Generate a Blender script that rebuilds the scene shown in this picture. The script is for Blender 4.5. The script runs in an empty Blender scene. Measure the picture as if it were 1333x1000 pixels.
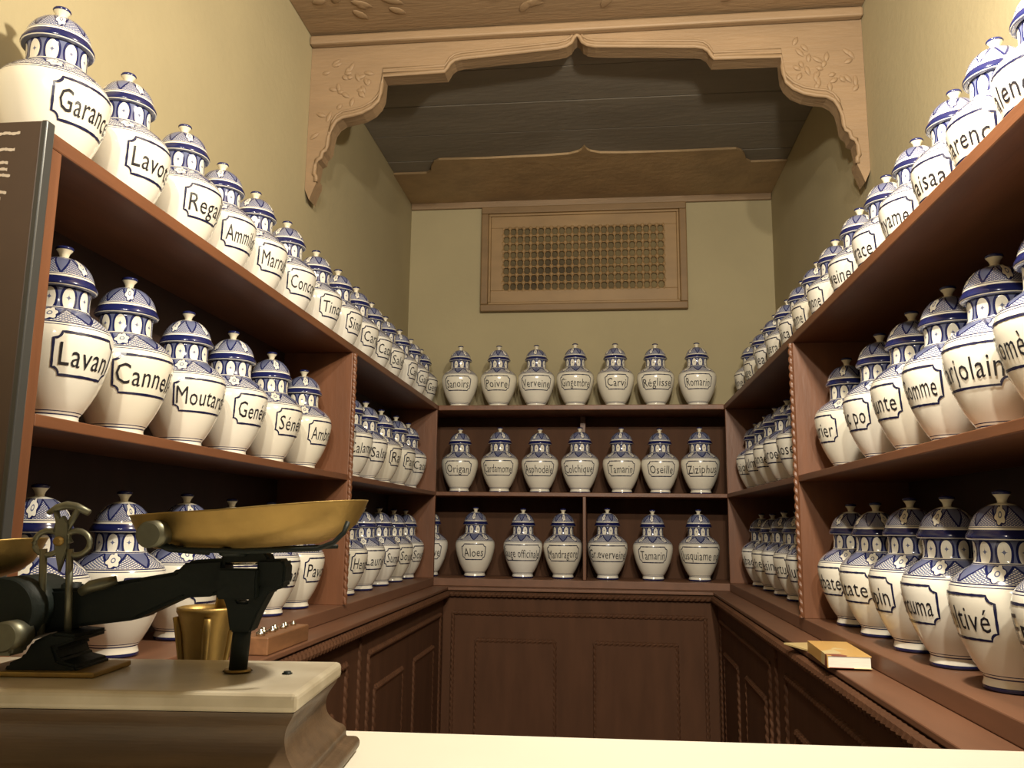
import bpy, bmesh, math, random
from mathutils import Vector, Matrix
from mathutils.geometry import tessellate_polygon

random.seed(7)
scene = bpy.context.scene
COL = scene.collection
PI = math.pi

# ------------------------------------------------------------------ camera
F_PX = 1096.64
CAM_Z = 1.24
yaw, pitch, roll = 0.1124, 0.1645, 0.0116
fw = Vector((-math.sin(yaw) * math.cos(pitch), math.cos(yaw) * math.cos(pitch), math.sin(pitch)))
rt = Vector((math.cos(yaw), math.sin(yaw), 0))
up = rt.cross(fw)
cr, sr = math.cos(roll), math.sin(roll)
r2 = rt * cr + up * sr
u2 = -rt * sr + up * cr
cam_data = bpy.data.cameras.new('camera')
cam_data.sensor_fit = 'HORIZONTAL'
cam_data.sensor_width = 36.0
cam_data.lens = F_PX / 1333.0 * 36.0
cam_data.clip_start = 0.02
cam = bpy.data.objects.new('camera', cam_data)
COL.objects.link(cam)
M4 = Matrix.Identity(4)
for i in range(3):
    M4[i][0] = r2[i]; M4[i][1] = u2[i]; M4[i][2] = -fw[i]
M4[2][3] = CAM_Z
cam.matrix_world = M4
scene.camera = cam

# ------------------------------------------------------------------ world, lights, exposure
world = bpy.data.worlds.new('world'); scene.world = world
world.use_nodes = True
bgn = world.node_tree.nodes['Background']
bgn.inputs[0].default_value = (1.0, 0.90, 0.75, 1)
bgn.inputs[1].default_value = 0.16

def lamp(name, kind, loc, power, color, size=0.1, target=None, angle=None, blend=0.6):
    d = bpy.data.lights.new(name, kind)
    d.energy = power; d.color = color
    if kind == 'AREA':
        d.shape = 'DISK'; d.size = size
    else:
        d.shadow_soft_size = size
    if kind == 'SPOT':
        d.spot_size = angle; d.spot_blend = blend
    o = bpy.data.objects.new(name, d); COL.objects.link(o)
    o.location = loc
    if target is not None:
        o.rotation_euler = (Vector(target) - Vector(loc)).to_track_quat('-Z', 'Y').to_euler()
    return o
WARM = (1.0, 0.91, 0.74)
lamp('lamp_counter', 'POINT', (0.29, 1.20, 2.44), 84, WARM, 0.045)
lamp('lamp_behind', 'SPOT', (-0.10, -0.75, 2.62), 118, WARM, 0.04, (-0.25, 4.6, 1.75), math.radians(66), 0.55)
lamp('lamp_behind', 'SPOT', (0.30, -0.75, 2.62), 118, WARM, 0.04, (0.05, 4.6, 1.75), math.radians(66), 0.55)

vs = scene.view_settings
vs.view_transform = 'Standard'; vs.look = 'None'; vs.gamma = 1.0; vs.exposure = 0.54
vs.use_curve_mapping = False

# ------------------------------------------------------------------ node helper
class X:
    """tiny expression wrapper around Math nodes"""
    def __init__(s, nt, sock): s.nt = nt; s.s = sock
    def _op(s, op, *a, clamp=False):
        n = s.nt.nodes.new('ShaderNodeMath'); n.operation = op; n.use_clamp = clamp
        for i, v in enumerate((s,) + a):
            if isinstance(v, X): s.nt.links.new(v.s, n.inputs[i])
            else: n.inputs[i].default_value = v
        return X(s.nt, n.outputs[0])
    def __add__(s, o): return s._op('ADD', o)
    def __sub__(s, o): return s._op('SUBTRACT', o)
    def __mul__(s, o): return s._op('MULTIPLY', o)
    def __truediv__(s, o): return s._op('DIVIDE', o)
    def fract(s): return s._op('FRACT')
    def abs(s): return s._op('ABSOLUTE')
    def sin(s): return s._op('SINE')
    def lt(s, o): return s._op('LESS_THAN', o)
    def gt(s, o): return s._op('GREATER_THAN', o)
    def inv(s): return (s * -1.0) + 1.0
    def band(s, a, b): return s.gt(a) * s.lt(b)
    def mx(s, o): return s._op('MAXIMUM', o)
    def floor(s): return s._op('FLOOR')

def new_mat(name):
    m = bpy.data.materials.new(name); m.use_nodes = True
    nt = m.node_tree
    b = nt.nodes['Principled BSDF']
    return m, nt, b

def simple(name, col, rough=0.5, metal=0.0, noise=0.0, nscale=8.0, bump=0.0, bscale=60.0, stretch=(1, 1, 1), col2=None, coat=0.0, spec=0.5):
    m, nt, b = new_mat(name)
    b.inputs['Roughness'].default_value = rough
    b.inputs['Metallic'].default_value = metal
    b.inputs['Coat Weight'].default_value = coat
    b.inputs['Specular IOR Level'].default_value = spec
    b.inputs['Base Color'].default_value = (*col, 1)
    tc = nt.nodes.new('ShaderNodeTexCoord')
    mp = nt.nodes.new('ShaderNodeMapping'); mp.inputs['Scale'].default_value = stretch
    nt.links.new(tc.outputs['Object'], mp.inputs['Vector'])
    if noise > 0:
        nz = nt.nodes.new('ShaderNodeTexNoise'); nz.inputs['Scale'].default_value = nscale
        nz.inputs['Detail'].default_value = 6
        nt.links.new(mp.outputs[0], nz.inputs['Vector'])
        rp = nt.nodes.new('ShaderNodeValToRGB')
        c2 = col2 or tuple(c * (1 - noise) for c in col)
        rp.color_ramp.elements[0].color = (*c2, 1); rp.color_ramp.elements[0].position = 0.3
        rp.color_ramp.elements[1].color = (*col, 1); rp.color_ramp.elements[1].position = 0.7
        nt.links.new(nz.outputs[0], rp.inputs[0])
        nt.links.new(rp.outputs[0], b.inputs['Base Color'])
    if bump > 0:
        nz2 = nt.nodes.new('ShaderNodeTexNoise'); nz2.inputs['Scale'].default_value = bscale
        nz2.inputs['Detail'].default_value = 4
        nt.links.new(mp.outputs[0], nz2.inputs['Vector'])
        bp = nt.nodes.new('ShaderNodeBump'); bp.inputs['Strength'].default_value = bump
        bp.inputs['Distance'].default_value = 0.01
        nt.links.new(nz2.outputs[0], bp.inputs['Height'])
        nt.links.new(bp.outputs[0], b.inputs['Normal'])
    return m

MAT = {}
MAT['plaster'] = simple('yellow_plaster', (0.395, 0.332, 0.195), 0.85, noise=0.10, nscale=2.5, bump=0.12, bscale=35)
MAT['ochre'] = simple('ochre_wood', (0.29, 0.19, 0.105), 0.6, noise=0.22, nscale=5, bump=0.25, bscale=40, stretch=(0.4, 2, 2))
MAT['ceil'] = simple('shaded_grey_brown_ceiling_wood', (0.225, 0.198, 0.16), 0.7, noise=0.2, nscale=4, bump=0.3, bscale=22, stretch=(0.6, 2.0, 1))  # grey-brown alcove ceiling, partly the arch's shadow put into the colour
MAT['lit_band'] = simple('lit_band_wood', (0.40, 0.27, 0.14), 0.6, noise=0.25, nscale=7, bump=0.4, bscale=25)  # paler colour stands in for light reaching the ceiling past the arch
MAT['wood'] = simple('red_brown_wood', (0.185, 0.072, 0.031), 0.45, noise=0.3, nscale=6, bump=0.06, bscale=30, stretch=(3, 0.5, 3))
MAT['woodv'] = simple('red_brown_wood_upright', (0.185, 0.072, 0.031), 0.45, noise=0.3, nscale=6, bump=0.06, bscale=30, stretch=(3, 3, 0.5))
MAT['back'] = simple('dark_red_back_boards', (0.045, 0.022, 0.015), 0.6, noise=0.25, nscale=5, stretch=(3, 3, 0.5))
MAT['cab'] = simple('dark_cabinet_wood', (0.10, 0.044, 0.022), 0.7, spec=0.2, noise=0.25, nscale=5, bump=0.05, bscale=30, stretch=(3, 3, 0.6))
MAT['ledge'] = simple('ledge_wood', (0.20, 0.092, 0.050), 0.5, noise=0.22, nscale=6, stretch=(3, 0.6, 3))
MAT['floor'] = simple('floor_tiles', (0.22, 0.12, 0.07), 0.6, noise=0.2)
MAT['grille'] = simple('grille_wood', (0.33, 0.205, 0.09), 0.55, noise=0.25, nscale=6, stretch=(0.6, 2, 2))
MAT['grille_dark'] = simple('grille_frame_wood', (0.235, 0.14, 0.058), 0.55, noise=0.25, nscale=6, stretch=(0.6, 2, 2))
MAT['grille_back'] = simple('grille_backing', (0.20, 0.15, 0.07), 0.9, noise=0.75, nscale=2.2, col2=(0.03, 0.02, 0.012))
MAT['counter'] = simple('cream_counter', (0.86, 0.82, 0.70), 0.35, noise=0.05, nscale=4)
MAT['ink'] = simple('dark_blue_ink', (0.012, 0.013, 0.05), 0.25)
MAT['letter'] = simple('black_letter_paint', (0.015, 0.014, 0.02), 0.3)
MAT['brass'] = simple('aged_brass', (0.42, 0.285, 0.095), 0.46, metal=0.85, noise=0.4, nscale=14, col2=(0.27, 0.18, 0.06), bump=0.1, bscale=60)
MAT['iron'] = simple('dark_green_cast_iron', (0.008, 0.013, 0.011), 0.55, spec=0.25, noise=0.3, nscale=20, bump=0.1, bscale=90)
MAT['steel'] = simple('grey_green_steel', (0.22, 0.22, 0.16), 0.45, metal=0.85, noise=0.4, nscale=25)
MAT['scale_wood'] = simple('scale_base_wood', (0.115, 0.070, 0.036), 0.45, noise=0.45, nscale=7, stretch=(0.8, 4, 6), bump=0.08, bscale=25)
MAT['marble'] = simple('veined_marble', (0.56, 0.51, 0.40), 0.3, noise=0.3, nscale=12, col2=(0.36, 0.31, 0.22))
MAT['block_wood'] = simple('weight_block_wood', (0.30, 0.14, 0.06), 0.5, noise=0.4, nscale=10, stretch=(4, 1, 4))
MAT['glass_bits'] = simple('steel_weights', (0.62, 0.58, 0.48), 0.2, metal=1.0)
MAT['board'] = simple('brown_sign_board', (0.085, 0.052, 0.036), 0.5, noise=0.15)
MAT['board_edge'] = simple('grey_sign_edge', (0.05, 0.05, 0.048), 0.3)
MAT['chalk'] = simple('pale_sign_paint', (0.62, 0.52, 0.42), 0.7)
MAT['paper'] = simple('book_pages', (0.80, 0.76, 0.66), 0.8, noise=0.12, nscale=40, stretch=(1, 1, 14))
def cover_mat(name, a, b_, c, sc):
    m, nt, b = new_mat(name)
    tc = nt.nodes.new('ShaderNodeTexCoord'); v = nt.nodes.new('ShaderNodeTexVoronoi')
    v.inputs['Scale'].default_value = sc
    nt.links.new(tc.outputs['Object'], v.inputs['Vector'])
    rp = nt.nodes.new('ShaderNodeValToRGB'); rp.color_ramp.interpolation = 'CONSTANT'
    e = rp.color_ramp.elements
    e[0].color = (*a, 1); e[0].position = 0; e[1].color = (*b_, 1); e[1].position = 0.62
    k = e.new(0.85); k.color = (*c, 1)
    nt.links.new(v.outputs['Color'], rp.inputs[0]); nt.links.new(rp.outputs[0], b.inputs['Base Color'])
    b.inputs['Roughness'].default_value = 0.3
    return m
MAT['cover'] = cover_mat('orange_book_cover', (0.72, 0.44, 0.14), (0.75, 0.60, 0.30), (0.28, 0.07, 0.04), 17)
MAT['cover2'] = cover_mat('pale_booklet_cover', (0.75, 0.58, 0.27), (0.70, 0.50, 0.2), (0.4, 0.22, 0.08), 12)

# painted faience: white glaze with cobalt bands, arches and hatched petals (flat painted print)
WHITE = (0.82, 0.795, 0.73); NAVY = (0.012, 0.016, 0.085); MID = (0.135, 0.15, 0.255)
def faience(name, lid):
    m, nt, b = new_mat(name)
    tc = nt.nodes.new('ShaderNodeTexCoord'); sp = nt.nodes.new('ShaderNodeSeparateXYZ')
    nt.links.new(tc.outputs['Object'], sp.inputs[0])
    x = X(nt, sp.outputs[0]); y = X(nt, sp.outputs[1]); z = X(nt, sp.outputs[2])
    a = y._op('ARCTAN2', x) / (2 * PI) + 0.5
    def petals(z0, z1, n, dens=-0.25):
        f = (a * float(n)).fract()
        tri = (f - 0.5).abs() * 2.0                       # 0 at the middle, 1 at the ends
        zl = tri * (-(z1 - z0)) + z1                      # apex up at the middle
        d = (z - zl)
        zone = z.band(z0, z1)
        line = d.abs().lt((z1 - z0) * 0.10)
        inside = d.lt(0.0)
        hatch = ((a * 2 * PI * 60.0).sin() * (z * 1500.0).sin()).gt(dens)
        # a white flower in every second gap
        g = (a * float(n) + 0.5).fract() - 0.5
        zc = z0 + (z1 - z0) * 0.55
        rr = (g * g) * 14.0 + ((z - zc) / (z1 - z0)) * ((z - zc) / (z1 - z0)) * 3.2
        even = (a * (n / 2.0) + 0.25).fract().gt(0.5)
        thr = ((z - zc) * (5.0 / (z1 - z0)))._op('ARCTAN2', g * 11.0)
        thr = ((thr * 6.0).sin() * 0.16) + 0.62
        flower = (rr - thr).lt(0.0) * even
        ring = (rr - thr).band(0.0, 0.26) * even
        core = rr.band(0.03, 0.09) * even
        navy = zone * (line * flower.inv()).mx(ring)
        mid = zone * ((inside * hatch).mx(inside.inv()) * flower.inv()).mx(core)
        return navy, mid
    if not lid:
        navy = z.lt(0.0085).mx(z.band(0.0215, 0.0240)).mx(z.band(0.0275, 0.0292)).mx(z.band(0.1795, 0.1812)).mx(z.band(0.1840, 0.1865))
        n1, m1 = petals(0.187, 0.218, 8)
        navy = navy.mx(n1); mid = m1
        # neck arches
        u = (a * 10.0).fract() - 0.5
        v = (z - 0.2405) / 0.0185
        rr = (u / 0.33) * (u / 0.33) + v * v * v.gt(0.0) + (v * v * 0.55) * v.lt(0.0)
        zone = z.band(0.222, 0.264)
        navy = navy.mx(zone * rr.band(1.0, 1.9)).mx(z.band(0.2185, 0.2205))
        mid = mid.mx(zone * rr.gt(1.9)).mx(zone * ((u * u * 60.0 + v * v * 14.0) * (u * v).abs()).lt(0.0016) * rr.lt(0.30))
    else:
        navy = z.band(0.2640, 0.2800).mx(z.band(0.2835, 0.2850))
        n1, m1 = petals(0.286, 0.324, 8, -0.6)
        navy = navy.mx(n1); mid = m1.mx(z.lt(0.2625))
    oi = nt.nodes.new('ShaderNodeObjectInfo')
    mixw = nt.nodes.new('ShaderNodeMix'); mixw.data_type = 'RGBA'
    mixw.inputs['A'].default_value = (*WHITE, 1); mixw.inputs['B'].default_value = (0.74, 0.68, 0.52, 1)
    nt.links.new((X(nt, oi.outputs['Random']) * 0.6).s, mixw.inputs['Factor'])
    mix1 = nt.nodes.new('ShaderNodeMix'); mix1.data_type = 'RGBA'
    nt.links.new(mid.s, mix1.inputs['Factor'])
    nt.links.new(mixw.outputs['Result'], mix1.inputs['A']); mix1.inputs['B'].default_value = (*MID, 1)
    mix2 = nt.nodes.new('ShaderNodeMix'); mix2.data_type = 'RGBA'
    nt.links.new(navy.s, mix2.inputs['Factor'])
    nt.links.new(mix1.outputs['Result'], mix2.inputs['A']); mix2.inputs['B'].default_value = (*NAVY, 1)
    nt.links.new(mix2.outputs['Result'], b.inputs['Base Color'])
    b.inputs['Roughness'].default_value = 0.16
    b.inputs['Coat Weight'].default_value = 0.3; b.inputs['Coat Roughness'].default_value = 0.08
    return m
MAT['jar'] = faience('painted_faience_body', False)
MAT['lid'] = faience('painted_faience_lid', True)
def knob_mat():
    m, nt, b = new_mat('painted_faience_knob')
    tc = nt.nodes.new('ShaderNodeTexCoord'); sp = nt.nodes.new('ShaderNodeSeparateXYZ')
    nt.links.new(tc.outputs['Object'], sp.inputs[0])
    z = X(nt, sp.outputs[2])
    mx = nt.nodes.new('ShaderNodeMix'); mx.data_type = 'RGBA'
    nt.links.new(z.gt(0.3445).s, mx.inputs['Factor'])
    mx.inputs['A'].default_value = (0.72, 0.66, 0.52, 1); mx.inputs['B'].default_value = (*NAVY, 1)
    nt.links.new(mx.outputs['Result'], b.inputs['Base Color']); b.inputs['Roughness'].default_value = 0.2
    return m
MAT['knob'] = knob_mat()

# ------------------------------------------------------------------ mesh helpers
def link(name, me, mat, parent=None, smooth=False):
    o = bpy.data.objects.new(name, me); COL.objects.link(o)
    if mat and not me.materials: me.materials.append(MAT[mat])
    if parent is not None: o.parent = parent
    if smooth:
        for p in me.polygons: p.use_smooth = True
    return o
def tag(o, label, cat, group=None):
    o['label'] = label; o['category'] = cat
    if group: o['group'] = group
    return o
def empty(name, loc=(0, 0, 0), rz=0.0):
    o = bpy.data.objects.new(name, None); COL.objects.link(o)
    o.location = loc; o.rotation_euler = (0, 0, rz); o.empty_display_size = 0.05
    return o
def bm_box(bm, x0, x1, y0, y1, z0, z1):
    v = [bm.verts.new(p) for p in ((x0, y0, z0), (x1, y0, z0), (x1, y1, z0), (x0, y1, z0), (x0, y0, z1), (x1, y0, z1), (x1, y1, z1), (x0, y1, z1))]
    for f in ((0, 3, 2, 1), (4, 5, 6, 7), (0, 1, 5, 4), (1, 2, 6, 5), (2, 3, 7, 6), (3, 0, 4, 7)):
        bm.faces.new([v[i] for i in f])
def fin(bm, name):
    me = bpy.data.meshes.new(name); bmesh.ops.recalc_face_normals(bm, faces=bm.faces[:]); bm.to_mesh(me); bm.free(); return me
def box(name, x0, x1, y0, y1, z0, z1, mat, parent=None, bevel=0.0, seg=2):
    bm = bmesh.new(); bm_box(bm, x0, x1, y0, y1, z0, z1)
    if bevel > 0:
        bmesh.ops.bevel(bm, geom=bm.edges[:], offset=bevel, segments=seg, affect='EDGES', profile=0.5)
    return link(name, fin(bm, name), mat, parent)
def lathe_me(name, prof, n=40, cap=True):
    bm = bmesh.new(); rings = []
    for r, z in prof:
        rings.append([bm.verts.new((r * math.cos(2 * PI * i / n), r * math.sin(2 * PI * i / n), z)) for i in range(n)])
    for a, b in zip(rings, rings[1:]):
        for i in range(n):
            bm.faces.new((a[i], a[(i + 1) % n], b[(i + 1) % n], b[i]))
    if cap:
        bm.faces.new(rings[0][::-1]); bm.faces.new(rings[-1])
    me = fin(bm, name)
    for p in me.polygons: p.use_smooth = True
    return me
def tube_bm(bm, pts, r, n=10, closed=False):
    pts = [Vector(p) for p in pts]; rings = []
    N = len(pts); ref = Vector((0, 0, 1))
    rr = r if isinstance(r, (list, tuple)) else [r] * N
    for i, p in enumerate(pts):
        a = pts[(i - 1) % N] if (closed or i > 0) else p
        b = pts[(i + 1) % N] if (closed or i < N - 1) else p
        t = (b - a).normalized()
        rf = ref if abs(t.dot(ref)) < 0.95 else Vector((0, 1, 0))
        s = t.cross(rf).normalized(); w = s.cross(t)
        rings.append([bm.verts.new(p + (s * math.cos(2 * PI * k / n) + w * math.sin(2 * PI * k / n)) * rr[i]) for k in range(n)])
    prs = list(zip(rings, rings[1:])) + ([(rings[-1], rings[0])] if closed else [])
    for a, b in prs:
        for k in range(n):
            bm.faces.new((a[k], a[(k + 1) % n], b[(k + 1) % n], b[k]))
    if not closed:
        bm.faces.new(rings[0][::-1]); bm.faces.new(rings[-1])
def tube(name, pts, r, mat, parent=None, n=10, closed=False):
    bm = bmesh.new(); tube_bm(bm, pts, r, n, closed)
    return link(name, fin(bm, name), mat, parent, True)
def cyl(name, p0, p1, r, mat, parent=None, n=20):
    bm = bmesh.new(); tube_bm(bm, [p0, p1], r, n)
    bmesh.ops.bevel(bm, geom=[e for e in bm.edges if len(e.link_faces) == 2 and any(len(f.verts) > 4 for f in e.link_faces)], offset=min(0.002, (r if not isinstance(r, (list, tuple)) else min(r)) * 0.3), segments=2, affect='EDGES')
    o = link(name, fin(bm, name), mat, parent)
    for p in o.data.polygons: p.use_smooth = len(p.vertices) <= 4
    return o
def rope(name, p0, p1, r, mat, parent, pitch=0.026):
    """carved rope moulding: two twisted strands"""
    p0 = Vector(p0); p1 = Vector(p1); L = (p1 - p0).length; t = (p1 - p0) / L
    rf = Vector((0, 0, 1)) if abs(t.z) < 0.9 else Vector((0, 1, 0))
    s = t.cross(rf).normalized(); w = s.cross(t)
    n = 8; steps = max(4, int(L / pitch * 5)); bm = bmesh.new(); rings = []
    for i in range(steps + 1):
        d = L * i / steps; ph = PI * d / pitch
        ring = []
        for k in range(n):
            th = 2 * PI * k / n
            rad = r * (0.66 + 0.40 * abs(math.cos(th - ph)))
            ring.append(bm.verts.new(p0 + t * d + (s * math.cos(th) + w * math.sin(th)) * rad))
        rings.append(ring)
    for a, b in zip(rings, rings[1:]):
        for k in range(n): bm.faces.new((a[k], a[(k + 1) % n], b[(k + 1) % n], b[k]))
    bm.faces.new(rings[0][::-1]); bm.faces.new(rings[-1])
    return link(name, fin(bm, name), mat, parent)

def prism(name, poly, y0, y1, mat, parent=None):
    """closed outline in XZ, extruded along Y"""
    bm = bmesh.new()
    A = [bm.verts.new((x, y0, z)) for x, z in poly]; B = [bm.verts.new((x, y1, z)) for x, z in poly]
    n = len(poly)
    for t in tessellate_polygon([[Vector((x, z, 0)) for x, z in poly]]):
        bm.faces.new([A[i] for i in t]); bm.faces.new([B[i] for i in t][::-1])
    for i in range(n): bm.faces.new((A[i], B[i], B[(i + 1) % n], A[(i + 1) % n]))
    return link(name, fin(bm, name), mat, parent)

# ------------------------------------------------------------------ dimensions (metres)
XWL, XWR, YW, ZC = -1.145, 0.944, 4.70, 3.127      # walls, ceiling
YF = -1.2                                          # the shop is open towards the viewer
XL, XR, YB = -0.882, 0.600, 4.35                   # shelf fronts
YN = 1.18                                          # near end of the left shelves
ZT, ZM, ZP, ZL = 1.855, 1.401, 0.964, 0.924        # shelf top, middle shelf, bottom board, ledge
YPL, YPR = 2.835, 2.755                            # mid dividers
Q = 0.088                                          # ledge overhang
YNR = 0.75                                         # near end of the right shelves
YA = 2.96                                          # carved arch

def struct(o): o['kind'] = 'structure'; return o
struct(box('floor', XWL - .1, XWR + .1, YF - .1, YW + .1, -0.06, 0.0, 'floor'))
struct(box('wall_left', XWL - .1, XWL, YF, YW + .1, 0, ZC + .12, 'plaster'))
struct(box('wall_right', XWR, XWR + .1, YF, YW + .1, 0, ZC + .12, 'plaster'))
struct(box('wall_back', XWL, XWR, YW, YW + .1, 0, ZC + .12, 'plaster'))
ceil = struct(box('ceiling', XWL, XWR, YF, YW, ZC + .03, ZC + .12, 'ceil'))
y = YW
k = 0
while y > YF + 0.05:                                # ceiling planks running across the room
    w = 0.29
    y0 = max(YF + .001, y - w)
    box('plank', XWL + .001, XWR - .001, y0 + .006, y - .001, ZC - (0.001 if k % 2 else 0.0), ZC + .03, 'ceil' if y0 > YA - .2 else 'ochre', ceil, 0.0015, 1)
    y = y0 - 0.0005; k += 1
trim = struct(box('trim_1', XWL + .001, XWR - .001, YW - 0.022, YW - .001, ZC - 0.05, ZC - .008, 'ochre', None, 0.006))
tr2 = struct(box('trim_2', XWL + .001, XWR - .001, YA - 0.035, YA - .001, ZC - 0.045, ZC - .008, 'ochre', None, 0.008))

# ------------------------------------------------------------------ carved arch
XC = (XWL + XWR) / 2
def arc(cx, cz, r, a0, a1, n):
    return [(cx + r * math.cos(math.radians(a0 + (a1 - a0) * i / n)), cz + r * math.sin(math.radians(a0 + (a1 - a0) * i / n))) for i in range(n + 1)]
halfL = [(-0.012, 3.066), (-0.022, 3.046), (-0.04, 3.034), (-0.07, 3.027), (-0.15, 3.022), (-0.33, 3.011), (-0.445, 3.004), (-0.472, 2.998), (-0.490, 2.984), (-0.500, 2.966), (-0.508, 2.953),
         (-0.752, 2.951), (-0.754, 2.905), (-0.757, 2.874), (-0.768, 2.846), (-0.792, 2.818), (-0.828, 2.798), (-0.868, 2.788), (-0.907, 2.782), (-0.932, 2.766), (-0.948, 2.742), (-0.957, 2.70), (-0.960, 2.664),
         (-0.968, 2.650), (-0.980, 2.640), (-0.984, 2.618), (-1.000, 2.610), (-1.004, 2.585), (-1.008, 2.552), (-1.000, 2.540), (-1.000, 2.520), (-1.012, 2.490), (-1.024, 2.455), (-1.040, 2.490)]
edgeL = [(XC + 0.0 + p[0], p[1]) for p in halfL]
edgeR = [(XC - p[0], p[1]) for p in halfL]
arch = empty('carved_arch', (0, 0, 0))
tag(arch, 'ochre carved wooden arch with scalloped edge and hanging tips spanning the alcove', 'arch')
top_z = ZC - .007
poly = [(XWL + .001, top_z), (XWL + .001, 2.50)] + edgeL[::-1][0:] + [(XC, 3.075)] + edgeR + [(XWR - .001, 2.50), (XWR - .001, top_z)]
prism('fascia_board', poly, YA, YA + 0.07, 'ochre', arch)
rim = [(x, YA - .002, z + .006) for x, z in edgeL[::-1][3:]] + [(XC, YA - .002, 3.083)] + [(x, YA - .002, z + .006) for x, z in edgeR[:-3]]
tube('edge_moulding', rim, 0.0085, 'ochre', arch, 8)
rim2 = [(x - .0 if x > XC else x, YA - .001, z + .030) for x, z in edgeL[::-1][11:]] + [(XC, YA - .001, 3.105)] + [(x, YA - .001, z + .030) for x, z in edgeR[:-11]]
tube('inner_moulding', rim2, 0.005, 'ochre', arch, 8)
leaf = lathe_me('carved_leaf', [(0.0005, -0.02), (0.008, -0.014), (0.012, -0.002), (0.010, 0.009), (0.004, 0.017), (0.0005, 0.021)], 10, False)
leaf.materials.append(MAT['ochre'])
for sgn in (-1, 1):
    for i in range(26):
        u = random.uniform(0.80, 1.02); zt = 2.99 - (0.0 if u < .93 else 0.0)
        zlow = {0: 2.86}.get(0) if u < .86 else (2.82 if u < .95 else 2.70)
        zz = random.uniform(zlow, 3.02)
        o = link('carved_leaf', leaf, None, arch)
        o.location = (XC + sgn * u, YA - .001, zz); o.scale = (0.8, 0.45, random.uniform(.7, 1.2))
        o.rotation_euler = (0, random.uniform(0, PI), 0)
# carved leaf relief on the front ceiling
for i in range(60):
    o = link('carved_leaf', leaf, None, ceil)
    o.location = (random.uniform(XWL + .1, XWR - .1), random.uniform(2.2, YA - .1), ZC - .002)
    o.scale = (1.5, 0.4, random.uniform(1.2, 2.2)); o.rotation_euler = (PI / 2, 0, random.uniform(0, PI))
# added board: lit ceiling band with the arch's shadow outline as its edge
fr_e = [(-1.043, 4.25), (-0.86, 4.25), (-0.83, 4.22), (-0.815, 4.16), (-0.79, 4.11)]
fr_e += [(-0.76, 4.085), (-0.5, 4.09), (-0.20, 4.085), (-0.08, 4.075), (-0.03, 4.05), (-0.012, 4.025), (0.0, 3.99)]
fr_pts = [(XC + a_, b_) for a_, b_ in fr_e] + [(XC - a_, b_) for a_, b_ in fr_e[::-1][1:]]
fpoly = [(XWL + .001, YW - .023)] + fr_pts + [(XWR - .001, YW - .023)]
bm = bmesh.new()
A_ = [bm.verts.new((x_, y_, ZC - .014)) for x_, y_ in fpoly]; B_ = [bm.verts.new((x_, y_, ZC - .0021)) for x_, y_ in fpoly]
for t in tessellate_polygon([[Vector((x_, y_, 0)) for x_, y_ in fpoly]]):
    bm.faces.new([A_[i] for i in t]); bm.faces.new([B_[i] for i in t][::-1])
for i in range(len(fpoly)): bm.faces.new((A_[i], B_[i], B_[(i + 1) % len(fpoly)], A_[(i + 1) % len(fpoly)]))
struct(link('lit_band_board', fin(bm, 'lit_band_board'), 'lit_band'))

# ------------------------------------------------------------------ lattice window in the back wall
win = empty('window_1', (0, 0, 0)); struct(win)
gx0, gx1, gz0, gz1 = -0.716, 0.463, 2.442, 3.072
def frame(name, x0, x1, z0, z1, w, y0, y1, mat, parent, bev):
    box(name, x0, x1, y0, y1, z1 - w, z1, mat, parent, bev); box(name, x0, x1, y0, y1, z0, z0 + w, mat, parent, bev)
    box(name, x0, x0 + w, y0, y1, z0 + w, z1 - w, mat, parent, bev); box(name, x1 - w, x1, y0, y1, z0 + w, z1 - w, mat, parent, bev)
frame('window_frame', gx0, gx1, gz0, gz1, 0.042, YW - .045, YW - .0005, 'grille_dark', win, 0.006)
frame('inner_frame', gx0 + .042, gx1 - .042, gz0 + .042, gz1 - .042, 0.014, YW - .034, YW - .0005, 'grille', win, 0.004)
frame('panel_rail', gx0 + .056, gx1 - .056, gz0 + .056, gz1 - .056, 0.070, YW - .026, YW - .0005, 'grille', win, 0.003)
hx0, hx1, hz0, hz1 = gx0 + .126, gx1 - .126, gz0 + .126, gz1 - .126
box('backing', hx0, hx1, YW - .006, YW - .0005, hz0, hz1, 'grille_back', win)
nx, nz = 23, 8
def bead_bar(L, n):
    prof = []
    p = L / n
    for i in range(n + 1):
        zc_ = i * p
        for dz, r in ((-0.30, 0.0045), (-0.20, 0.0105), (0.0, 0.0125), (0.20, 0.0105), (0.30, 0.0045)):
            zz = min(max(zc_ + dz * p, 0), L)
            prof.append((r, zz))
    out = [prof[0]]
    for q in prof[1:]:
        if q[1] > out[-1][1] + 1e-5: out.append(q)
    return lathe_me('lattice_bar', out, 6)
vb = bead_bar(hz1 - hz0, nz); hb = bead_bar(hx1 - hx0, nx)
vb.materials.append(MAT['grille']); hb.materials.append(MAT['grille'])
for i in range(nx + 1):
    o = link('lattice_bar', vb, None, win); o.location = (hx0 + (hx1 - hx0) * i / nx, YW - .017, hz0)
for j in range(nz + 1):
    o = link('lattice_bar', hb, None, win); o.location = (hx0, YW - .017, hz0 + (hz1 - hz0) * j / nz); o.rotation_euler = (0, PI / 2, 0)

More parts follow.
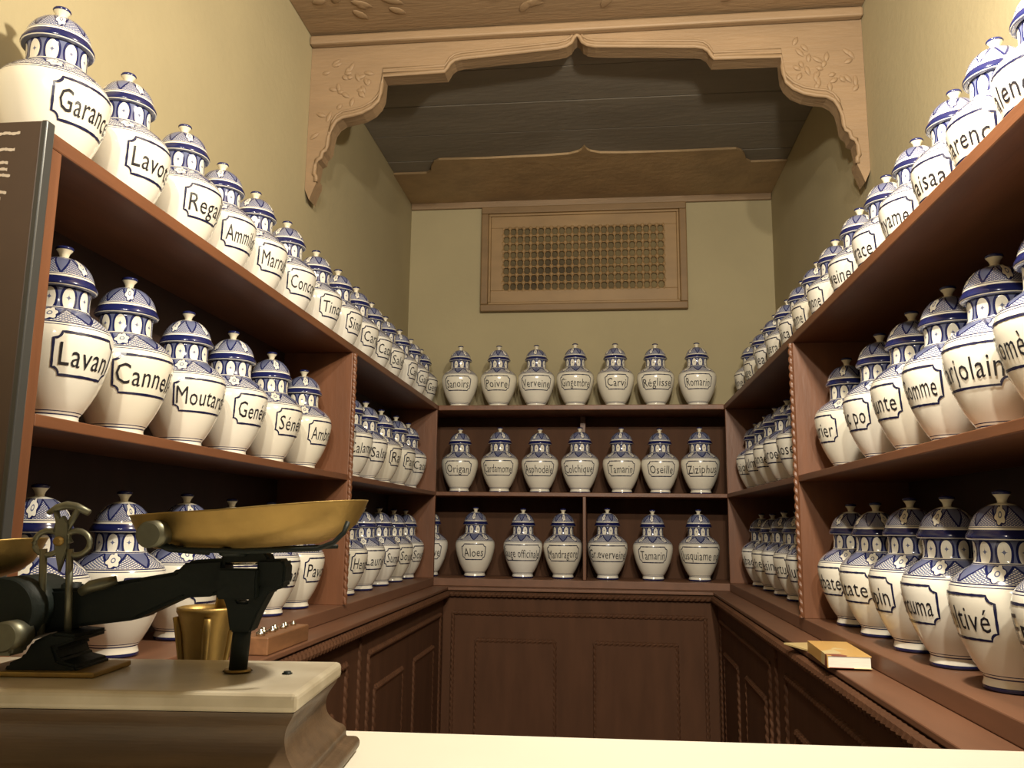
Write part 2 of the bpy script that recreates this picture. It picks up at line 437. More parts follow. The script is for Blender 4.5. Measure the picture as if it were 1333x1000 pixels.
# ------------------------------------------------------------------ shelf units
TB = 0.027; TS = 0.020
def side_unit(side):
    left = side == 'left'
    u = empty('shelf_unit', (0, 0, 0))
    f, w = (XL, XWL) if left else (XR, XWR)
    yn = YN if left else YNR
    yp = YPL if left else YPR
    lo, hi = min(f, w) + (.001 if left else 0), max(f, w) - (0 if left else .001)
    bp0, bp1 = (w + .001, w + .013) if left else (w - .013, w - .001)
    i0, i1 = (w + .013, f) if left else (f, w - .013)
    box('top_board', lo, hi, yn, YW - .001, ZT - TB, ZT, 'wood', u, 0.003)
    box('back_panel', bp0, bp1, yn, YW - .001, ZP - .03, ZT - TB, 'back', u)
    box('bottom_board', i0, i1, yn, YB - .001, ZL, ZP, 'ledge', u, 0.003)
    ys = [yn, yp - .011, YB - .022]
    ye = [yn + .030, yp + .011, YB]
    for a, b in zip(ye, ys[1:]):
        box('shelf', i0, i1, a, b, ZM - TS, ZM, 'wood', u, 0.002)
    for j, (a, b) in enumerate(zip(ys, ye)):
        d = box('end_panel' if j == 0 else 'divider', i0, i1, a, b, ZP, ZT - TB, 'woodv', u, 0.002)
        fx = f + (.004 if left else -.004)
        if j == 1:
            rope('rope_edge', (fx, (a + b) / 2, ZP + .002), (fx, (a + b) / 2, ZT - TB - .002), 0.009, 'woodv', d)
    return u
tag(side_unit('left'), 'red brown wooden shelves along the left wall, two tiers under the top board', 'shelves', 'open wooden shelf units')
tag(side_unit('right'), 'red brown wooden shelves along the bright right wall', 'shelves', 'open wooden shelf units')
u = tag(empty('shelf_unit'), 'red brown wooden shelves across the back wall under the lattice window', 'shelves', 'open wooden shelf units')
box('top_board', XL + .001, XR - .001, YB, YW - .001, ZT - TB, ZT, 'wood', u, 0.003)
box('back_panel', XWL + .014, XWR - .014, YW - .014, YW - .001, ZL, ZT - TB - .001, 'cab', u)
box('shelf', XWL + .014, XWR - .014, YB + .001, YW - .014, ZM - TS, ZM, 'wood', u, 0.002)
box('bottom_board', XWL + .014, XWR - .014, YB, YW - .014, ZL, ZP - .002, 'ledge', u, 0.003)
box('divider', -0.121, -0.105, YB + .002, YW - .014, ZP, ZM - TS, 'woodv', u, 0.002)
box('batten', -0.142, -0.112, YW - .09, YW - .014, ZM, ZT - TB - .001, 'woodv', u, 0.002)

# ledges and base cabinets
tag(box('ledge_board', XWL + .001, XL + Q, YN - .0, YW - .002, ZL - .015, ZL - .0005, 'ledge', None, 0.003), 'long red brown ledge under the left shelves', 'ledge', 'ledges over the cabinets')
tag(box('ledge_board', XR - Q, XWR - .001, YNR, YW - .002, ZL - .015, ZL - .0005, 'ledge', None, 0.003), 'long brown ledge under the right shelves with toothed rope edge and books', 'ledge', 'ledges over the cabinets')
tag(box('ledge_board', XL + Q + .001, XR - Q - .001, YB - Q, YW - .016, ZL - .015, ZL - .0005, 'ledge', None, 0.003), 'short brown ledge under the back shelves, between the two side ledges', 'ledge', 'ledges over the cabinets')

def cabinet(kind):
    c = empty('base_cabinet')
    IN = 0.016
    zt, zb = ZL - .0155, 0.0
    if kind == 'back':
        yf = YB - Q + IN
        box('carcass', XWL + .002, XWR - .002, yf, YW - .016, zb, zt, 'cab', c)
        P = lambda s, z: (s, yf, z)
        spans = [(-0.765, 0.470, [(-0.645, -0.258), (-0.062, 0.332)])]
        seams = []
    else:
        left = kind == 'left'
        xf = (XL + Q - IN) if left else (XR - Q + IN)
        yn = YN if left else YNR
        w = XWL + .002 if left else XWR - .002
        box('carcass', min(xf, w), max(xf, w), yn, YB - Q - .014, zb, zt, 'cab', c)
        P = lambda s, z: (xf, s, z)
        m = YPL - .06 if left else YPR + .05
        spans = [(m + 0.13, YB - Q - .10, [(m + 0.22, m + 0.62), (m + 0.83, m + 1.22)]),
                 (max(yn + .05, m - 1.33), m - 0.12, [(max(yn + .1, m - 1.24), m - 0.86), (m - 0.62, m - 0.24)])]
        seams = [m + 0.02]
    ze = ZL - .033
    if kind == 'back':
        rope('rope_edge', (XL + Q + .012, YB - Q - .002, ze), (XR - Q - .012, YB - Q - .002, ze), 0.013, 'cab', c)
    else:
        xe = XL + Q + .004 if kind == 'left' else XR - Q - .004
        rope('rope_edge', (xe, YN if kind == 'left' else YNR, ze), (xe, YB - Q - .020, ze), 0.016, 'cab', c, 0.028)
    for s in seams:
        rope('rope_moulding', P(s, zt - .02), P(s, 0.05), 0.010, 'cab', c, 0.03)
    for a, b, doors in spans:
        rope('rope_moulding', P(a, 0.80), P(b, 0.80), 0.012, 'cab', c)
        rope('rope_moulding', P(a, 0.80), P(a, 0.10), 0.010, 'cab', c, 0.03)
        rope('rope_moulding', P(b, 0.80), P(b, 0.10), 0.010, 'cab', c, 0.03)
        for d0, d1 in doors:
            if kind == 'back':
                d = box('door_panel', d0, d1, P(0, 0)[1] - .006, P(0, 0)[1] + .004, 0.14, 0.67, 'cab', c, 0.002)
            else:
                xx = P(0, 0)[0]; sg = 1 if kind == 'left' else -1
                d = box('door_panel', min(xx + sg * .006, xx - sg * .004), max(xx + sg * .006, xx - sg * .004), d0, d1, 0.14, 0.67, 'cab', c, 0.002)
            rope('rope_moulding', P(d0, 0.67), P(d1, 0.67), 0.012, 'cab', d)
            rope('rope_moulding', P(d0, 0.67), P(d0, 0.14), 0.010, 'cab', d, 0.03)
            rope('rope_moulding', P(d1, 0.67), P(d1, 0.14), 0.010, 'cab', d, 0.03)
    return c
tag(cabinet('left'), 'dark brown panelled cabinet below the left ledge, behind the scale', 'cabinet', 'base cabinets with rope mouldings')
tag(cabinet('right'), 'dark brown panelled cabinet below the right ledge with the books', 'cabinet', 'base cabinets with rope mouldings')
tag(cabinet('back'), 'dark brown two-panel cabinet below the back shelves', 'cabinet', 'base cabinets with rope mouldings')

# ------------------------------------------------------------------ jars
PROF = [(0.0005, 0.0), (0.050, 0.0), (0.0545, 0.002), (0.0550, 0.006), (0.0535, 0.012), (0.0515, 0.018), (0.0525, 0.024), (0.0585, 0.032), (0.0690, 0.050), (0.0785, 0.070), (0.0865, 0.090), (0.0925, 0.110),
        (0.0970, 0.128), (0.1000, 0.145), (0.1012, 0.158), (0.1002, 0.170), (0.0972, 0.180), (0.0912, 0.190), (0.0815, 0.200), (0.0700, 0.209), (0.0595, 0.2155), (0.0550, 0.220), (0.0530, 0.226), (0.0525, 0.240), (0.0530, 0.256), (0.0545, 0.2608), (0.046, 0.2611), (0.0005, 0.2611)]
LIDP = [(0.0005, 0.2612), (0.0600, 0.2612), (0.0632, 0.2630), (0.0645, 0.2665), (0.0635, 0.2705), (0.0605, 0.2755), (0.0582, 0.2800), (0.0575, 0.2840), (0.0555, 0.2910), (0.0518, 0.2995), (0.0462, 0.3080), (0.0380, 0.3165), (0.0280, 0.3230), (0.0170, 0.3270), (0.0100, 0.3285), (0.0005, 0.3290)]
KNOBP = [(0.0005, 0.3275), (0.0085, 0.3275), (0.0080, 0.3320), (0.0100, 0.3380), (0.0145, 0.3440), (0.0165, 0.3470), (0.0150, 0.3500), (0.0080, 0.3525), (0.0005, 0.3530)]
body_me = lathe_me('jar_body', PROF, 40, False); body_me.materials.append(MAT['jar'])
lid_me = lathe_me('lid', LIDP, 36, False); lid_me.materials.append(MAT['lid'])
knob_me = lathe_me('knob', KNOBP, 16, False); knob_me.materials.append(MAT['knob'])
def r_at(z):
    for (r0, z0), (r1, z1) in zip(PROF[1:], PROF[2:]):
        if z0 <= z <= z1 and z1 > z0: return r0 + (r1 - r0) * (z - z0) / (z1 - z0)
    return 0.09
RL = 0.0985
def wrap(s, z, off):
    th = s / RL; r = r_at(z) + off      # the label faces local +X
    return (r * math.cos(th), r * math.sin(th), z)
LZ0, LZ1 = 0.090, 0.167
LZC = 0.1265
def frame_mesh(hw):
    c = 0.013; pts = []
    def seg(p, q, n):
        for i in range(n): pts.append((p[0] + (q[0] - p[0]) * i / n, p[1] + (q[1] - p[1]) * i / n))
    def notch(cx, cz, a0, a1):
        for i in range(5):
            a = math.radians(a0 + (a1 - a0) * i / 5); pts.append((cx + c * math.cos(a), cz + c * math.sin(a)))
    seg((-hw + c, LZ1), (hw - c, LZ1), 16); notch(hw, LZ1, 180, 270)
    seg((hw, LZ1 - c), (hw, LZ0 + c), 6); notch(hw, LZ0, 90, 180)
    seg((hw - c, LZ0), (-hw + c, LZ0), 16); notch(-hw, LZ0, 0, 90)
    seg((-hw, LZ0 + c), (-hw, LZ1 - c), 6); notch(-hw, LZ1, 270, 360)
    N = len(pts); bm = bmesh.new(); A = []; B = []
    t = 0.0023
    for i in range(N):
        p = Vector(pts[i - 1]); q = Vector(pts[(i + 1) % N]); d = (q - p)
        if d.length < 1e-9: d = Vector((1, 0))
        d.normalize(); nn = Vector((-d.y, d.x)); k = t * random.uniform(0.8, 1.15)
        a = Vector(pts[i]) + nn * k; b = Vector(pts[i]) - nn * k
        A.append(bm.verts.new(wrap(a.x, a.y, .0008))); B.append(bm.verts.new(wrap(b.x, b.y, .0008)))
    for i in range(N): bm.faces.new((A[i], A[(i + 1) % N], B[(i + 1) % N], B[i]))
    me = fin(bm, 'label_border'); me.materials.append(MAT['ink']); return me
FR = {0.062: None, 0.075: None, 0.088: None, 0.112: None}
for k_ in FR: FR[k_] = frame_mesh(k_)
TEXT_CACHE = {}
def text_mesh(word, hw):
    key = (word, hw)
    if key in TEXT_CACHE: return TEXT_CACHE[key]
    cu = bpy.data.curves.new('lettering', 'FONT'); cu.body = word; cu.size = 0.066; cu.resolution_u = 2
    cu.align_x = 'CENTER'; cu.offset = 0.0; cu.space_character = 1.06
    ob = bpy.data.objects.new('lettering_source', cu); COL.objects.link(ob)
    dg = bpy.context.evaluated_depsgraph_get()
    me = bpy.data.meshes.new_from_object(ob.evaluated_get(dg), depsgraph=dg)
    bpy.data.objects.remove(ob); bpy.data.curves.remove(cu)
    xs = [v.co.x for v in me.vertices]; w = max(xs) - min(xs); cx = (max(xs) + min(xs)) / 2
    k = min(1.0, (2 * hw - 0.022) / w) if hw < 0.087 else min(0.95, (2 * hw - 0.012) / w)
    ys = 1.0 if k > .8 else 0.9
    rs = random.uniform(-0.035, 0.035)
    bmt = bmesh.new(); bmt.from_mesh(me)
    for q in range(-2, 8):
        bmesh.ops.bisect_plane(bmt, geom=bmt.verts[:] + bmt.edges[:] + bmt.faces[:], plane_co=(0, q * 0.0075 + 0.001, 0), plane_no=(0, 1, 0))
    bmt.to_mesh(me); bmt.free()
    for v in me.vertices:
        s = (v.co.x - cx) * k; zz = LZC - 0.0215 + v.co.y * ys + s * rs + 0.0012 * math.sin(s * 90 + len(word))
        zz = min(max(zz, LZ0 - .004), LZ1 + .006)
        v.co = wrap(s, zz, .0010)
    me.name = 'lettering'
    me.materials.clear(); me.materials.append(MAT['letter'])
    TEXT_CACHE[key] = me
    return me
ORD = ['first', 'second', 'third', 'fourth', 'fifth', 'sixth', 'seventh', 'eighth', 'ninth', 'tenth', 'eleventh', 'twelfth', 'thirteenth', 'fourteenth', 'fifteenth', 'sixteenth']
def jar(x, y, z, az, word, label, group, sc=1.0):
    j = empty('lidded_jar', (x, y, z), az); j.scale = (sc, sc, sc)
    tag(j, label, 'jar', group)
    link('jar_body', body_me, None, j)
    l = link('lid', lid_me, None, j); l.rotation_euler = (0, 0, random.uniform(0, 6.28))
    link('knob', knob_me, None, l)
    n = len(word); hw = 0.062 if n <= 5 else (0.075 if n <= 7 else (0.088 if n <= 10 else 0.112))
    link('label_border', FR[hw], None, j)
    link('lettering', text_mesh(word, hw), None, j)
    return j

def row(words, xs, ys, z, az, where, group, sc=1.0, jit=7):
    for i, (w, x, y_) in enumerate(zip(words, xs, ys)):
        a = az + math.radians(random.uniform(-jit, jit))
        jar(x, y_, z + .0003, a, w, 'blue and white jar lettered %s, %s %s' % (w, ORD[i], where), group, sc * random.uniform(0.985, 1.015))

R = math.radians
LT = [1.37, 1.60, 1.85, 2.06, 2.28, 2.53, 2.81, 3.06, 3.30, 3.53, 3.77, 4.05, 4.30, 4.55]
row(['Garance', 'Lavote', 'Regal', 'Ammilon', 'Marrube', 'Concom', 'Tinca', 'Sinne', 'Carvi', 'Catapu', 'Salep', 'Canel', 'Gaiac', 'Genet'],
    [-1.03] * 14, LT, ZT, R(-14), 'from the near end of the left top board', 'jars on the left top board', 0.98)
row(['Lavan', 'Cannelle', 'Moutarde', 'Genévri', 'Sénévé', 'Ambre'], [-1.01] * 6, [1.42, 1.64, 1.90, 2.15, 2.42, 2.70], ZM, R(-16),
    'on the near left middle shelf', 'jars on the left middle shelf', 0.98)
row(['Nigur', 'Calament', 'Salsep', 'Rais', 'Parar', 'Cassia'], [-1.01] * 6, [2.98, 3.21, 3.44, 3.69, 3.96, 4.22], ZM, R(-16),
    'on the far left middle shelf', 'jars on the left middle shelf', 0.98)
row(['Sauge', 'Rose', 'Anis', 'Menthe', 'Canabi', 'Pavot'], [-1.01] * 6, [1.42, 1.69, 1.96, 2.21, 2.48, 2.70], ZP, R(-16),
    'on the near left bottom shelf', 'jars on the left bottom shelf', 0.95)
row(['Tilen', 'Henné', 'Laurier', 'Sumac', 'Source', 'Souci'], [-1.01] * 6, [2.98, 3.21, 3.46, 3.72, 3.98, 4.22], ZP, R(-18),
    'on the far left bottom shelf', 'jars on the left bottom shelf', 0.96)
row(['Valenc', 'Sarenc', 'Haisaa', 'Thyame', 'Lierace', 'Verveine', 'Anemone', 'Gomme', 'Arnica', 'Hedera', 'Millea', 'Sauge', 'Carline'],
    [0.77] * 13, [1.43, 1.63, 1.83, 2.06, 2.29, 2.54, 2.82, 3.06, 3.30, 3.58, 3.85, 4.15, 4.46], ZT, R(180 + 9), 'from the near end of the right top board', 'jars on the right top board', 0.97)
row(['Romèn', 'Marjolain', 'Gomme', 'Tounte', 'Zinc po', 'Laurier'], [0.73] * 6, [1.40, 1.62, 1.84, 2.06, 2.30, 2.62], ZM, R(180 + 13),
    'on the near right middle shelf', 'jars on the right middle shelf')
row(['Rose', 'Giroer', 'Tanaer', 'Vulmai', 'Cajou'], [0.73] * 5, [3.23, 3.48, 3.72, 3.96, 4.22], ZM, R(180 + 22),
    'on the far right middle shelf', 'jars on the right middle shelf', 0.98)
row(['Epic', 'Cultivé', 'Curcuma', 'Lupin', 'Patate', 'Barbate'], [0.708] * 6, [1.37, 1.62, 1.87, 2.09, 2.35, 2.58], ZP, R(180 + 13),
    'on the near right bottom shelf', 'jars on the right bottom shelf', 0.985)
row(['Alun', 'Nertu', 'Résine', 'Lichen', 'Arabad'], [0.73] * 5, [3.15, 3.38, 3.63, 3.88, 4.15], ZP, R(180 + 22),
    'on the far right bottom shelf', 'jars on the right bottom shelf', 0.96)
row(['Sanoirs', 'Poivre', 'Verveine', 'Gingembre', 'Carvi', 'Réglisse', 'Romarin'], [-0.793, -0.580, -0.374, -0.164, 0.051, 0.264, 0.483], [4.49] * 7, ZT, R(-90),
    'from the left on the back top board', 'jars on the back top board', 1.0, 4)
row(['Origan', 'Cardamome', 'Asphodèle', 'Colchique', 'Tamarin', 'Oseille', 'Ziziphus'], [-0.785, -0.568, -0.352, -0.139, 0.08, 0.28, 0.487], [4.49] * 7, ZM, R(-90),
    'from the left on the back middle shelf', 'jars on the back middle shelf', 0.985, 5)
row(['Guimauve', 'Aloes', 'Sauge officinale', 'Mandragore', 'Gr.everveine', 'Tamarin', 'Jusquiame no', 'Iris'], [-0.945, -0.693, -0.439, -0.228, 0.003, 0.236, 0.471, 0.745], [4.49] * 8, ZP - .002, R(-90),
    'from the left on the back bottom shelf', 'jars on the back bottom shelf', 1.03, 4)

# ------------------------------------------------------------------ sign board on the near end of the left shelves
sg = tag(empty('sign_board', (0, 0, 0)), 'dark brown sign board with pale lines of writing at the left edge', 'sign')
box('panel', -1.14, -0.878, 1.150, 1.166, 0.955, 1.858, 'board', sg, 0.002)
box('edge_strip', -0.878, -0.868, 1.148, 1.168, 0.955, 1.858, 'board_edge', sg, 0.002)
for zz, xe in ((1.838, -.921), (1.811, -.926), (1.789, -.936), (1.778, -.936), (1.768, -.930), (1.740, -.932), (1.729, -.941), (1.718, -.943), (1.707, -.952), (1.686, -.949), (1.660, -.945), (1.64, -.96), (1.60, -.955), (1.585, -.97)):
    xe += 0.008; x = -1.12
    bm = bmesh.new(); prev = None
    while x < xe:
        h = 0.0016 + 0.0012 * abs(math.sin(x * 410 + zz * 77)); dz = 0.0008 * math.sin(x * 260)
        a = bm.verts.new((x, 1.1493, zz + dz - h)); b = bm.verts.new((x, 1.1493, zz + dz + h))
        if prev: bm.faces.new((prev[0], a, b, prev[1]))
        prev = (a, b); x += 0.003
    link('writing', fin(bm, 'writing'), 'chalk', sg)

# ------------------------------------------------------------------ counter
ct = tag(empty('counter', (0, 0, 0)), 'cream topped shop counter in the foreground under the scale', 'counter')
CZ_ = 0.952
bm = bmesh.new()
cpts = [(-0.80, 0.22), (0.595, 0.22), (0.595, 1.247), (-0.80, 1.196)]
lo = [bm.verts.new((x, y_, CZ_ - .0265)) for x, y_ in cpts]; hi = [bm.verts.new((x, y_, CZ_)) for x, y_ in cpts]
bm.faces.new(lo[::-1]); bm.faces.new(hi)
for i in range(4): bm.faces.new((lo[i], lo[(i + 1) % 4], hi[(i + 1) % 4], hi[i]))
bmesh.ops.bevel(bm, geom=bm.edges[:], offset=0.004, segments=2, affect='EDGES')
link('counter_top', fin(bm, 'counter_top'), 'counter', ct)
box('counter_body', -0.70, 0.49, 0.30, 1.10, 0.0, CZ_ - .027, 'cab', ct, 0.004)

# ------------------------------------------------------------------ balance scale (local u along its length, v in depth, z up)
SA = R(5)
sc = empty('balance_scale', (-0.43, 0.985, CZ_), SA)
tag(sc, 'antique counter balance with brass pans, dark iron beam and marble topped wooden base', 'scale')
H = 1.065 - CZ_
U0, U1, V0, V1 = -0.60, 0.103, -0.118, 0.090
def slab(name, u0, u1, v0, v1, z0, z1, mat, parent, bev, seg=3): return box(name, u0, u1, v0, v1, z0, z1, mat, parent, bev, seg)
mb = slab('marble_top', U0, U1, V0, V1, H - .020, H, 'marble', sc, 0.006, 3)
# moulded wooden base: stacked profile swept round the rectangle
prof = [(0.012, 0.0), (0.020, 0.004), (0.022, 0.012), (0.018, 0.019), (0.008, 0.022), (0.007, 0.030), (0.004, 0.036), (-0.004, 0.042), (-0.012, 0.052), (-0.015, 0.064), (-0.013, 0.076), (-0.006, 0.088), (-0.004, H - .0202)]
fine = []
for i in range(len(prof) - 1):
    p_ = [prof[max(i - 1, 0)], prof[i], prof[i + 1], prof[min(i + 2, len(prof) - 1)]]
    for k_ in range(4):
        t = k_ / 4
        fine.append(tuple(0.5 * (2 * p_[1][c] + (p_[2][c] - p_[0][c]) * t + (2 * p_[0][c] - 5 * p_[1][c] + 4 * p_[2][c] - p_[3][c]) * t * t + (3 * p_[1][c] - p_[0][c] - 3 * p_[2][c] + p_[3][c]) * t ** 3) for c in (0, 1)))
prof = fine + [prof[-1]]
bm = bmesh.new(); rings = []
for off, z in prof:
    rings.append([bm.verts.new(p) for p in ((U0 - off, V0 - off, z), (U1 + off, V0 - off, z), (U1 + off, V1 + off, z), (U0 - off, V1 + off, z))])
for a, b in zip(rings, rings[1:]):
    for i in range(4): bm.faces.new((a[i], a[(i + 1) % 4], b[(i + 1) % 4], b[i]))
bm.faces.new(rings[0][::-1]); bm.faces.new(rings[-1])
link('wooden_base', fin(bm, 'wooden_base'), 'scale_wood', sc)
zz = lambda z: z - CZ_
# right pan column
cyl('support_rod', (0.0, 0, H), (0.003, 0, zz(1.125)), 0.0105, 'iron', sc)
cyl('rod_collar', (0.0, 0, H), (0.0, 0, H + .004), 0.017, 'brass', sc, 28)
cyl('marble_stud', (0.06, -0.005, H - .001), (0.06, -0.005, H + .003), 0.006, 'iron', sc)
def uz_prism(name, poly, v0, v1, mat, parent, bev=0.003):
    bm = bmesh.new()
    A = [bm.verts.new((x, v0, z)) for x, z in poly]; B = [bm.verts.new((x, v1, z)) for x, z in poly]; n = len(poly)
    bm.faces.new(A); bm.faces.new(B[::-1])
    for i in range(n): bm.faces.new((A[i], B[i], B[(i + 1) % n], A[(i + 1) % n]))
    bmesh.ops.recalc_face_normals(bm, faces=bm.faces[:])
    bmesh.ops.bevel(bm, geom=bm.edges[:], offset=bev, segments=2, affect='EDGES')
    return link(name, fin(bm, name), mat, parent)
uz_prism('column_yoke', [(-0.008, zz(1.112)), (0.016, zz(1.112)), (0.023, zz(1.132)), (0.036, zz(1.158)), (0.052, zz(1.163)), (0.052, zz(1.172)), (0.026, zz(1.168)), (0.010, zz(1.146)), (0.000, zz(1.146)), (-0.014, zz(1.165)), (-0.022, zz(1.160)), (-0.013, zz(1.138))], -0.014, 0.014, 'iron', sc, 0.002)
# beam
uz_prism('beam', [(-0.30, zz(1.118)), (-0.24, zz(1.104)), (-0.182, zz(1.116)), (-0.12, zz(1.124)), (-0.065, zz(1.150)), (-0.030, zz(1.152)), (-0.018, zz(1.158)), (-0.018, zz(1.196)), (-0.062, zz(1.193)), (-0.075, zz(1.180)), (-0.12, zz(1.172)), (-0.186, zz(1.160)), (-0.235, zz(1.158)), (-0.30, zz(1.150))], -0.018, 0.018, 'iron', sc, 0.004)
uz_prism('beam_end_block', [(0.020, zz(1.163)), (0.050, zz(1.163)), (0.054, zz(1.168)), (0.054, zz(1.190)), (0.050, zz(1.196)), (0.020, zz(1.195))], -0.016, 0.016, 'iron', sc, 0.003)
uz_prism('beam_fork', [(-0.022, zz(1.150)), (0.024, zz(1.150)), (0.024, zz(1.185)), (-0.022, zz(1.185))], -0.026, -0.012, 'iron', sc, 0.002)
uz_prism('beam_cap', [(-0.030, zz(1.188)), (0.036, zz(1.190)), (0.030, zz(1.203)), (0.022, zz(1.207)), (-0.012, zz(1.206)), (-0.022, zz(1.200))], -0.013, 0.013, 'iron', sc, 0.003)
cyl('bright_bearing', (-0.018, -0.010, zz(1.1905)), (0.022, -0.010, zz(1.1915)), 0.0026, 'glass_bits', sc, 10)
# pan carriers and pans
def pan(name, cu, cz, tilt, a, b, depth):
    bm = bmesh.new(); n = 48; rings = []
    prof_ = [(0.30, 0.0), (0.6, 0.001), (0.80, 0.005), (0.90, 0.016), (0.96, 0.030), (1.0, depth), (1.008, depth + .002), (0.99, depth + .002), (0.945, 0.031), (0.885, 0.018), (0.79, 0.008), (0.6, 0.0045), (0.30, 0.004)]
    for k_, z_ in prof_:
        ring = []
        for i in range(n):
            th = 2 * PI * i / n; ex = 1.0 + 0.05 * max(0, math.cos(th)) * (k_ > .6)
            z_o = z_ + 0.006 * max(0, math.cos(th)) * (k_ > .6)
            x_ = a * k_ * math.cos(th) * ex; y_ = b * k_ * math.sin(th)
            ring.append(bm.verts.new((cu + x_ * math.cos(tilt) - z_o * math.sin(tilt), y_, cz + x_ * math.sin(tilt) + z_o * math.cos(tilt))))
        rings.append(ring)
    for r0, r1 in zip(rings, rings[1:]):
        for i in range(n): bm.faces.new((r0[i], r0[(i + 1) % n], r1[(i + 1) % n], r1[i]))
    bm.faces.new(rings[0][::-1]); bm.faces.new(rings[-1])
    o = link(name, fin(bm, name), 'brass', sc, True); o['label'] = 'aged brass dished pan'
    return o
pan('brass_pan', 0.004, zz(1.208), R(3.4), 0.136, 0.105, 0.042)
pan('brass_pan', -0.405, zz(1.158), R(3.4), 0.150, 0.105, 0.042)
bm = bmesh.new()
tube_bm(bm, [(-0.055, -0.085, zz(1.212)), (-0.045, -0.085, zz(1.208)), (0.03, -0.085, zz(1.207)), (0.105, -0.075, zz(1.210)), (0.122, -0.07, zz(1.217)), (0.132, -0.065, zz(1.228)), (0.135, -0.06, zz(1.240))], 0.0028, 8)
tube_bm(bm, [(-0.06, 0.08, zz(1.207)), (0.03, 0.08, zz(1.206)), (0.095, 0.07, zz(1.209))], 0.0028, 8)
tube_bm(bm, [(0.004, -0.085, zz(1.206)), (0.004, 0.0, zz(1.203)), (0.004, 0.085, zz(1.206))], 0.005, 8)
link('pan_carrier', fin(bm, 'pan_carrier'), 'iron', sc, True)
cyl('carrier_knob', (-0.068, -0.112, zz(1.224)), (-0.068, -0.075, zz(1.226)), 0.0145, 'steel', sc, 24)
bm = bmesh.new(); tube_bm(bm, [(-0.068, -0.085, zz(1.214)), (-0.055, -0.085, zz(1.209)), (-0.02, -0.06, zz(1.205))], 0.004, 8)
link('knob_arm', fin(bm, 'knob_arm'), 'iron', sc, True)
# centre column with pointer
cyl('beam_drum', (-0.252, -0.060, zz(1.136)), (-0.252, 0.03, zz(1.136)), 0.038, 'iron', sc, 32)
cyl('counterweight', (-0.231, -0.085, zz(1.112)), (-0.231, -0.050, zz(1.112)), 0.0165, 'steel', sc, 24)
uz_prism('weight_stem', [(-0.243, zz(1.092)), (-0.221, zz(1.092)), (-0.219, zz(1.112)), (-0.245, zz(1.112))], -0.083, -0.052, 'steel', sc, 0.003)
for uu in (-0.224, -0.193):
    tube('pointer_rod', [(uu + .004, -0.03, zz(1.108)), (uu - .003, -0.03, zz(1.205))], 0.0042, 'steel', sc, 8)
for uu in (-0.2225, -0.189):
    tube('scroll_ring', [(uu + 0.016 * math.cos(t * PI / 10), -0.03, zz(1.212) + 0.014 * math.sin(t * PI / 10)) for t in range(20)], 0.0034, 'steel', sc, 8, True)
tube('pointer_arch', [(-0.226, -0.03, zz(1.246)), (-0.216, -0.03, zz(1.2525)), (-0.204, -0.03, zz(1.2555)), (-0.192, -0.03, zz(1.254)), (-0.177, -0.03, zz(1.247))], [0.003, 0.0045, 0.005, 0.0045, 0.004], 'steel', sc, 8)
tube('arch_brace', [(-0.190, -0.03, zz(1.252)), (-0.198, -0.03, zz(1.236)), (-0.200, -0.03, zz(1.222)), (-0.196, -0.03, zz(1.212))], 0.004, 'steel', sc, 8)
tube('arch_brace', [(-0.217, -0.03, zz(1.250)), (-0.212, -0.03, zz(1.236)), (-0.215, -0.03, zz(1.224))], 0.0036, 'steel', sc, 8)
uz_prism('pointer_blade', [(-0.214, zz(1.236)), (-0.206, zz(1.244)), (-0.199, zz(1.234)), (-0.197, zz(1.206)), (-0.205, zz(1.178)), (-0.213, zz(1.206))], -0.034, -0.028, 'steel', sc, 0.001)
cyl('pointer_hub', (-0.207, -0.040, zz(1.214)), (-0.207, -0.024, zz(1.214)), 0.0055, 'brass', sc, 16)
uz_prism('column_foot', [(-0.252, zz(1.066)), (-0.166, zz(1.069)), (-0.168, zz(1.077)), (-0.190, zz(1.082)), (-0.196, zz(1.096)), (-0.172, zz(1.104)), (-0.172, zz(1.110)), (-0.200, zz(1.112)), (-0.222, zz(1.102)), (-0.230, zz(1.086)), (-0.248, zz(1.078))], -0.045, 0.03, 'iron', sc, 0.003)
box('foot_plate', -0.282, -0.142, -0.055, 0.035, H + .0002, H + .0065, 'brass', sc, 0.002)
cyl('column_post', (-0.205, 0.0, zz(1.10)), (-0.205, 0.0, zz(1.165)), 0.012, 'iron', sc, 16)
tube('beam_pivot_lugs', [(-0.18, -0.028, zz(1.156)), (-0.168, -0.028, zz(1.163)), (-0.155, -0.026, zz(1.166)), (-0.142, -0.02, zz(1.170))], [0.005, 0.007, 0.007, 0.005], 'steel', sc, 8)
# column under the left pan
cyl('support_rod', (-0.41, 0, H), (-0.41, 0, zz(1.125)), 0.0105, 'iron', sc)
bm = bmesh.new(); tube_bm(bm, [(-0.41, 0, zz(1.115)), (-0.41, 0, zz(1.158))], 0.016, 12); tube_bm(bm, [(-0.30, 0, zz(1.134)), (-0.41, 0, zz(1.130))], 0.016, 12)
link('beam_left_arm', fin(bm, 'beam_left_arm'), 'iron', sc)

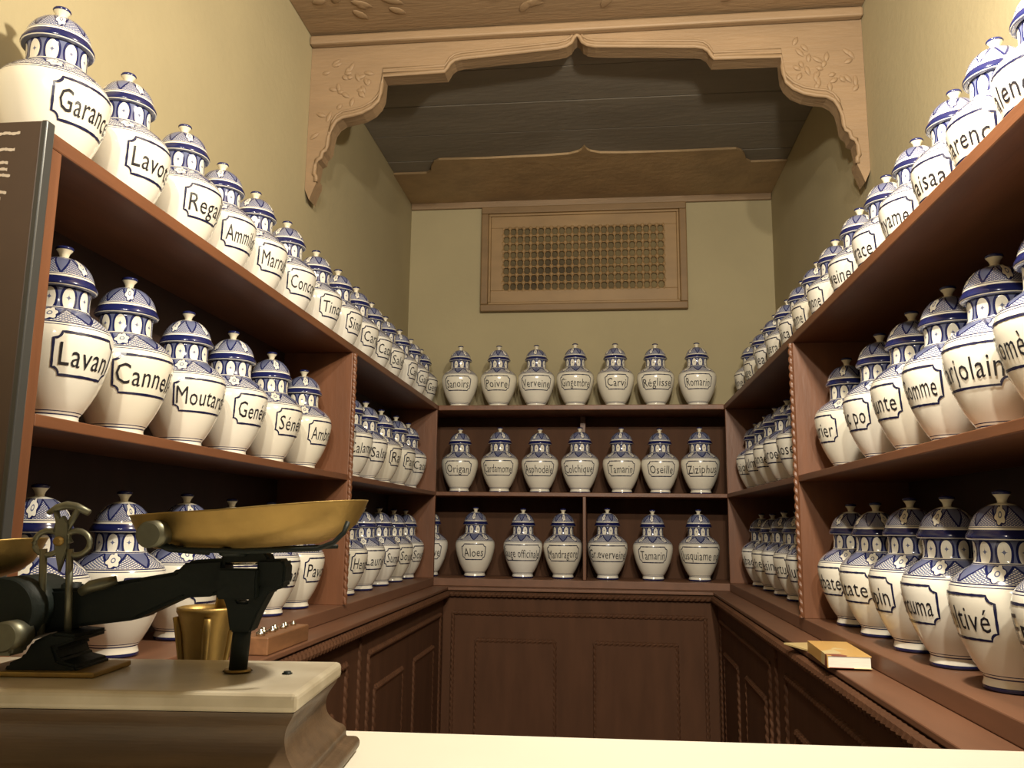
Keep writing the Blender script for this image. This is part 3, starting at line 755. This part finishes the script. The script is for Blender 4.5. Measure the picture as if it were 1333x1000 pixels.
# ------------------------------------------------------------------ mortar and pestle behind the scale
mo = tag(empty('mortar', (-0.556, 1.158, CZ_ + .0003)), 'small brass mortar with flared rim and ribs, behind the balance scale', 'mortar')
me = lathe_me('bowl', [(0.0005, 0.0), (0.030, 0.0), (0.032, 0.004), (0.030, 0.012), (0.024, 0.024), (0.0235, 0.060), (0.0265, 0.100), (0.031, 0.135), (0.037, 0.158), (0.040, 0.163), (0.040, 0.168), (0.036, 0.169), (0.033, 0.160), (0.026, 0.11), (0.02, 0.05), (0.0005, 0.045)], 32, False)
link('bowl', me, 'brass', mo)
for k_ in range(4):
    a = k_ * PI / 2 + 0.5
    tube('rib', [(math.cos(a) * r_, math.sin(a) * r_, z_) for r_, z_ in ((0.025, 0.06), (0.029, 0.10), (0.034, 0.135), (0.039, 0.156))], [0.003, 0.005, 0.006, 0.005], 'brass', mo, 8)
pe = tag(empty('pestle', (-0.556, 1.158, CZ_ + .0485)), 'brass pestle leaning in the mortar', 'pestle')
tube('pestle_shaft', [(-0.006, 0, 0.004), (0.002, 0, 0.03), (0.013, 0, 0.09), (0.022, 0.0, 0.128), (0.026, 0.0, 0.141), (0.028, 0, 0.150)], [0.011, 0.009, 0.007, 0.009, 0.013, 0.010], 'brass', pe, 14)

# ------------------------------------------------------------------ weight block on the left ledge
wb = tag(empty('weight_block', (-0.838, 2.13, ZL)), 'wooden block holding small shiny weights on the left ledge', 'weights')
box('block', -0.036, 0.036, -0.13, 0.15, 0.0, 0.042, 'block_wood', wb, 0.003)
wme = lathe_me('weight', [(0.0005, 0.0), (0.010, 0.0), (0.010, 0.008), (0.004, 0.010), (0.006, 0.014), (0.0005, 0.016)], 14, False); wme.materials.append(MAT['glass_bits'])
for i in range(7):
    o = link('weight', wme, None, wb); o.location = (0.004 * (-1) ** i, -0.10 + i * 0.036, 0.042); s = 1.1 - i * .05; o.scale = (s, s, s)

# ------------------------------------------------------------------ books on the right ledge
def book(name, cx, cy, rz, w, l, t, z, cov, label):
    b_ = tag(empty(name, (cx, cy, z), rz), label, 'book')
    box('pages', -w / 2 + .001, w / 2 - .002, -l / 2 + .002, l / 2 - .002, 0.0012, t - .0012, 'paper', b_)
    box('cover', -w / 2, w / 2, -l / 2, l / 2, t - .0012, t, cov, b_)
    box('cover', -w / 2, w / 2, -l / 2, l / 2, 0, 0.0012, cov, b_)
    box('spine', -w / 2 - .0012, -w / 2, -l / 2, l / 2, 0, t, cov, b_)
    return b_
book('booklet', 0.548, 2.37, R(16), 0.085, 0.20, 0.004, ZL, 'cover2', 'thin yellow booklet lying under the thick paperback')
book('paperback_book', 0.547, 2.165, R(-3), 0.094, 0.25, 0.027, ZL + .0043, 'cover', 'thick paperback with orange cover and white page edges on the right ledge')
